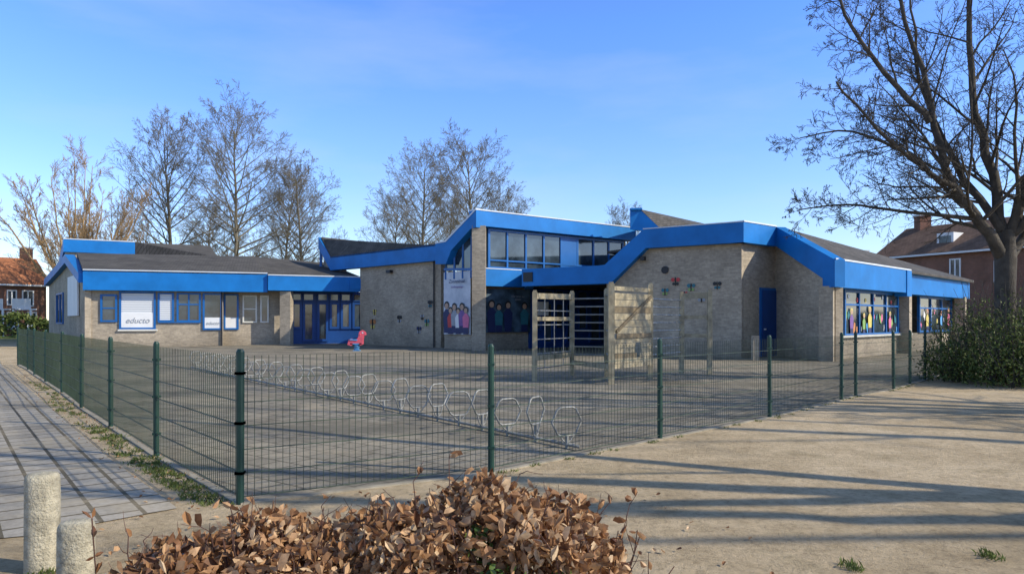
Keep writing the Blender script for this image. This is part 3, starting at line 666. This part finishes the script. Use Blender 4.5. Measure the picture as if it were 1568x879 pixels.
q=path(base,Vector((0,0,1)),.68,8,.05,0,rng); st.tube(q,[.005]*5+[.003]*4,5)
for j in range(3,9):
    for k in range(2): leaf(sv,q[j],rv(rng)+Vector((0,0,.6)),rv(rng),.05,.02,1.0,0,rng.uniform(0,.35))
st.build('stem',['twig'],sp); sv.build('leaves',['dry'],sp,attr=True)
lt=MB()
for i in range(600):
    x=rng.uniform(-3.4,1.6); y=rng.uniform(3.3,6.2)
    if rng.random()>math.exp(-(max(0,abs(x+.6)-.9))*.9)*math.exp(-(y-3.4)*.55): continue
    leaf(lt,Vector((x,y,.012)),Vector((rng.gauss(0,1),rng.gauss(0,1),.1)),Vector((rng.gauss(0,.3),rng.gauss(0,.3),1)),.045,.028,.6,0,rng.random())
for i in range(260):
    k=rng.randrange(len(FL)-3); p=FL[k].lerp(FL[k+1],rng.random())+Vector((rng.uniform(-.5,.05),rng.uniform(-.3,.2),.015)); leaf(lt,p,Vector((rng.gauss(0,1),rng.gauss(0,1),.1)),Vector((0,0,1)),.035,.022,.6,0,rng.random())
lt.build('leaf_litter',['dry'],attr=True)
wd=MB()
def tuft(c,r,n,h):
    for i in range(n):
        a=rng.uniform(0,6.28); rr=r*rng.random()**.5; p=c+Vector((math.cos(a)*rr,math.sin(a)*rr,0)); L=h*rng.uniform(.5,1.2); l=Vector((rng.gauss(0,.5),rng.gauss(0,.5),1)).normalized(); s=Vector((math.cos(a),math.sin(a),0))*.003
        wd.poly([p-s,p+s,p+l*L*.6+s*.7,p+l*L+l.cross(s)*6,p+l*L*.6-s*.7],0,rng.random())
for i in range(190):
    k=rng.choice([0,0,0,0,1,1,2,3,4]); p=FL[k].lerp(FL[k+1],rng.random())+Vector((rng.uniform(-.30,-.03),rng.uniform(-.24,.0),0)); tuft(p,rng.uniform(.02,.11),24,rng.uniform(.02,.05))
for i in range(60): 
    k=rng.randrange(1,7); tuft(FR[k].lerp(FR[k+1],rng.random())+Vector((rng.uniform(-.05,.1),-.06,0)),.05,14,.03)
for u,d in ((1300,4.3),(1312,4.25),(55,4.15),(80,4.2),(1510,4.5),(1524,4.45)): tuft(G(u,d),.06,30,.045)
wd.build('grass_tufts',['grass'],attr=True)
sh=empty('evergreen_shrub'); sm=MB(); sb=MB()
lob=[]
for i in range(42):
    x=rng.uniform(10.4,14.4); y=rng.uniform(15.2,18.4); hh=(.55+1.7*min(1,(x-10.3)/1.0))*rng.uniform(.65,1.0); lob.append((x,y,hh,rng.uniform(.45,.7)))
for x,y,hh,r in lob:
    for k in range(8):
        q=path(Vector((x,y,0)),Vector((rng.gauss(0,.3),rng.gauss(0,.3),1)),hh*1.3,5,.12,0,rng); sb.tube(q,[.016*(1-.8*j/5) for j in range(6)],4)
    for i in range(700):
        c=Vector((x,y,max(.2,hh-r*.55-rng.random()*hh*.8))); q=c+rv(rng)*r*rng.random()**.3*rng.choice([1,1,1.25])
        if q.z<.03: continue
        leaf(sm,q,rv(rng)+Vector((0,0,.4)),rv(rng)+Vector((0,0,.4)),rng.uniform(.06,.11),rng.uniform(.025,.045),.2,0,min(1,max(0,rng.gauss(.5,.3))))
sm.build('foliage',['ever'],sh,attr=True); sb.build('stems',['bark'],sh)
dm=MB()
for x0,x1,y,h in ((-75,-34,58,1.5),(30,60,50,1.8)):
    for i in range(5000):
        x=rng.uniform(x0,x1); z=h*(1-rng.random()**2)*(1+.25*math.sin(x*.9)); leaf(dm,Vector((x,y+rng.uniform(-.6,.6),z)),rv(rng),rv(rng),.4,.22,.3,0,rng.random())
dm.build('distant_hedge',['ever'],attr=True)
# ------------------------------------------------------------------ bollards
def bollard(u,d,r,h):
    mb=MB(); c=G(u,d); n=28; prof_=[(0,r),(h*.25,r),(h*.5,r*.99),(h*.75,r*.985),(h-.04,r*.97),(h-.018,r*.93),(h-.005,r*.82),(h,r*.55),(h+.003,.001)]
    rg=random.Random(int(u))
    for z,rr in prof_:
        for k in range(n):
            a=2*math.pi*k/n; q=rr*(1+rg.uniform(-.018,.012)); mb.v.append((c.x+q*math.cos(a),c.y+q*math.sin(a),z))
    for i in range(len(prof_)-1):
        for k in range(n): mb.face([i*n+k,i*n+(k+1)%n,(i+1)*n+(k+1)%n,(i+1)*n+k])
    mb.build('concrete_bollard',['concrete'],smooth=True)
bollard(65,4.25,.094,.575); bollard(117,3.75,.09,.43)
# ------------------------------------------------------------------ bike racks
mb=MB(); a=Vector((.63,8.25,0)); b=Vector((-9.6,21.5,0)); t=(b-a).normalized(); side=Vector((-t.y,t.x,0))
if side.x<0: side=-side
n=30
for i in range(n):
    c=a+t*(.56*i)
    yaw=math.radians(R.uniform(-6,6)+ (14 if i%2 else -8)); s=(Matrix.Rotation(yaw,3,'Z')@side); hz=.38 if i%2 else .31
    ring=[c+s*(.20*math.cos(math.radians(k)))+Vector((0,0,hz+.175*math.sin(math.radians(k)))) for k in (0,52,60,68,112,120,128,180,232,240,248,292,300,308)]
    mb.tube(ring,.0135,6,closed=True)
    mb.tube([c+Vector((0,0,0)),c+Vector((0,0,hz-.16))],.022,6)
    for sg in (-1,1): mb.tube([c+s*(sg*.1)+Vector((0,0,hz-.15)),c+s*(sg*.055)+Vector((0,0,.1)),c+Vector((0,0,.06))],.010,5)
mb.tube([a-t*.2+Vector((0,0,.05)),a+t*(.56*n)+Vector((0,0,.05))],.022,6,cap=True)
mb.build('bicycle_rack',['galv'],smooth=True)
# ------------------------------------------------------------------ climbing frame
cf=empty('climbing_frame'); wd_=MB(); mt=MB()
P={1:G(820,17.3),2:G(877,19.0),3:G(937,16.4),4:G(997,17.8),5:G(1045,19.6),6:G(1088,19.3),7:G(930,18.6)}
tops={1:2.15,2:2.2,3:2.3,4:2.35,5:2.2,6:2.25,7:2.25}
for k,p in P.items():
    w_=.12 if k not in(3,) else .14
    wd_.beam(p+Vector((0,0,-.1)),p+Vector((0,0,tops[k])),w_,w_,0); wd_.beam(p+Vector((0,0,tops[k])),p+Vector((0,0,tops[k]+.04)),w_*.7,w_*.7,0)
def V(p,z): return Vector((p.x,p.y,z))
wd_.beam(V(P[1],2.05),V(P[2],2.08),.07,.14); wd_.beam(V(P[5],2.12),V(P[6],2.14),.07,.16); wd_.beam(V(P[3],2.2),V(P[4],2.2),.05,.1); wd_.beam(V(P[2],.35),V(P[3],.4),.05,.12); wd_.beam(V(P[1],.55),V(P[2],.55),.05,.12)
wd_.beam(V(P[1],1.5),V(P[2],1.5),.06,.1)
for i in range(9):
    z=.35+i*.21; mt.tube([V(P[2],z),V(P[7],z)],.02,6)
for i in range(8):
    z=.6+i*.2; mt.tube([V(P[4],z),V(P[5],z)],.02,6)
for i in range(5): mt.tube([V(P[1],.3+i*.35),V(P[2],.3+i*.35)],.014,6)
for z in (2.1,1.2,.6): mt.tube([V(P[3],z),V(P[7],z)],.02,6)
for j in range(1,4):
    q0=V(P[1].lerp(P[2],j/4),.3); mt.tube([q0,V(q0,2.0)],.012,5)
pl=Pl(P[3],P[4]); L=(P[4]-P[3]).length
def board(z0,z1,hole=None):
    nb=6; h=(z1-z0)/nb
    for i in range(nb):
        za=z0+i*h+.006; zb_=z0+(i+1)*h-.006; o=.06+R.uniform(-.006,.006); e=R.uniform(-.02,.02)
        if hole and za<hole[1]+hole[2]*.8 and zb_>hole[1]-hole[2]*.8:
            dz=max(0,abs((za+zb_)/2-hole[1])); hw=math.sqrt(max(.0001,hole[2]**2-dz*dz))
            pl.rs(wd_,.06,hole[0]-hw,za,zb_,o,.03,1 if i%3==2 else 0); pl.rs(wd_,hole[0]+hw,L-.06,za,zb_,o,.03,0)
        else: pl.rs(wd_,.06,L-.06+e,za,zb_,o,.03,1 if i in(3,) else 0)
board(1.15,2.1); board(.35,1.05,(L*.62,.78,.16))
wd_.beam(pl.S(.1,1.2,.09),pl.S(L-.1,2.05,.09),.02,.08,1); wd_.beam(pl.S(.1,1.1,.09),pl.S(L-.1,1.1,.09),.02,.1,1)
for z in (1.05,1.55): wd_.beam(V(P[5],z),V(P[6],z),.04,.1,0)
wd_.build('posts_and_boards',['wood','woodd'],cf,fix=True,uv=True); mt.build('metal_bars',['galv'],cf)
# ------------------------------------------------------------------ spring rider
sr=empty('spring_rider'); c=G(547,34)
body=[(-.42,.38),(-.36,.60),(-.25,.66),(-.05,.60),(.08,.70),(.14,.98),(.26,1.06),(.40,.98),(.44,.84),(.34,.80),(.30,.62),(.30,.40),(.18,.34),(.12,.44),(-.15,.44),(-.24,.32)]
mb=MB(); mb.prism([c+Vector((x,-.12,z-.08)) for x,z in body],(0,.06,0)); mb.prism([c+Vector((x,.08,z-.08)) for x,z in body],(0,.06,0)); mb.beam(c+Vector((.2,-.25,.78)),c+Vector((.2,.25,.78)),.04,.04)
mb.build('horse_panels',['horse'],sr,fix=True)
mb=MB(); mb.beam(c+Vector((-.3,0,.54)),c+Vector((.05,0,.52)),.3,.06); mb.tube([c+Vector((.12*math.cos(k*.7),.12*math.sin(k*.7),.03+k*.008)) for k in range(42)],.016,5); mb.beam(c+Vector((-.16,0,.02)),c+Vector((.16,0,.02)),.32,.03); mb.beam(c+Vector((-.3,0,.34)),c+Vector((.25,0,.34)),.24,.05)
mb.build('seat_and_spring',['sky'],sr,fix=True)
mb=MB()
mb.poly([c+Vector((.30+.04*math.cos(k),-.125,.86+.04*math.sin(k))) for k in [i*.785 for i in range(8)]]); mb.build('eye',['white'],sr)
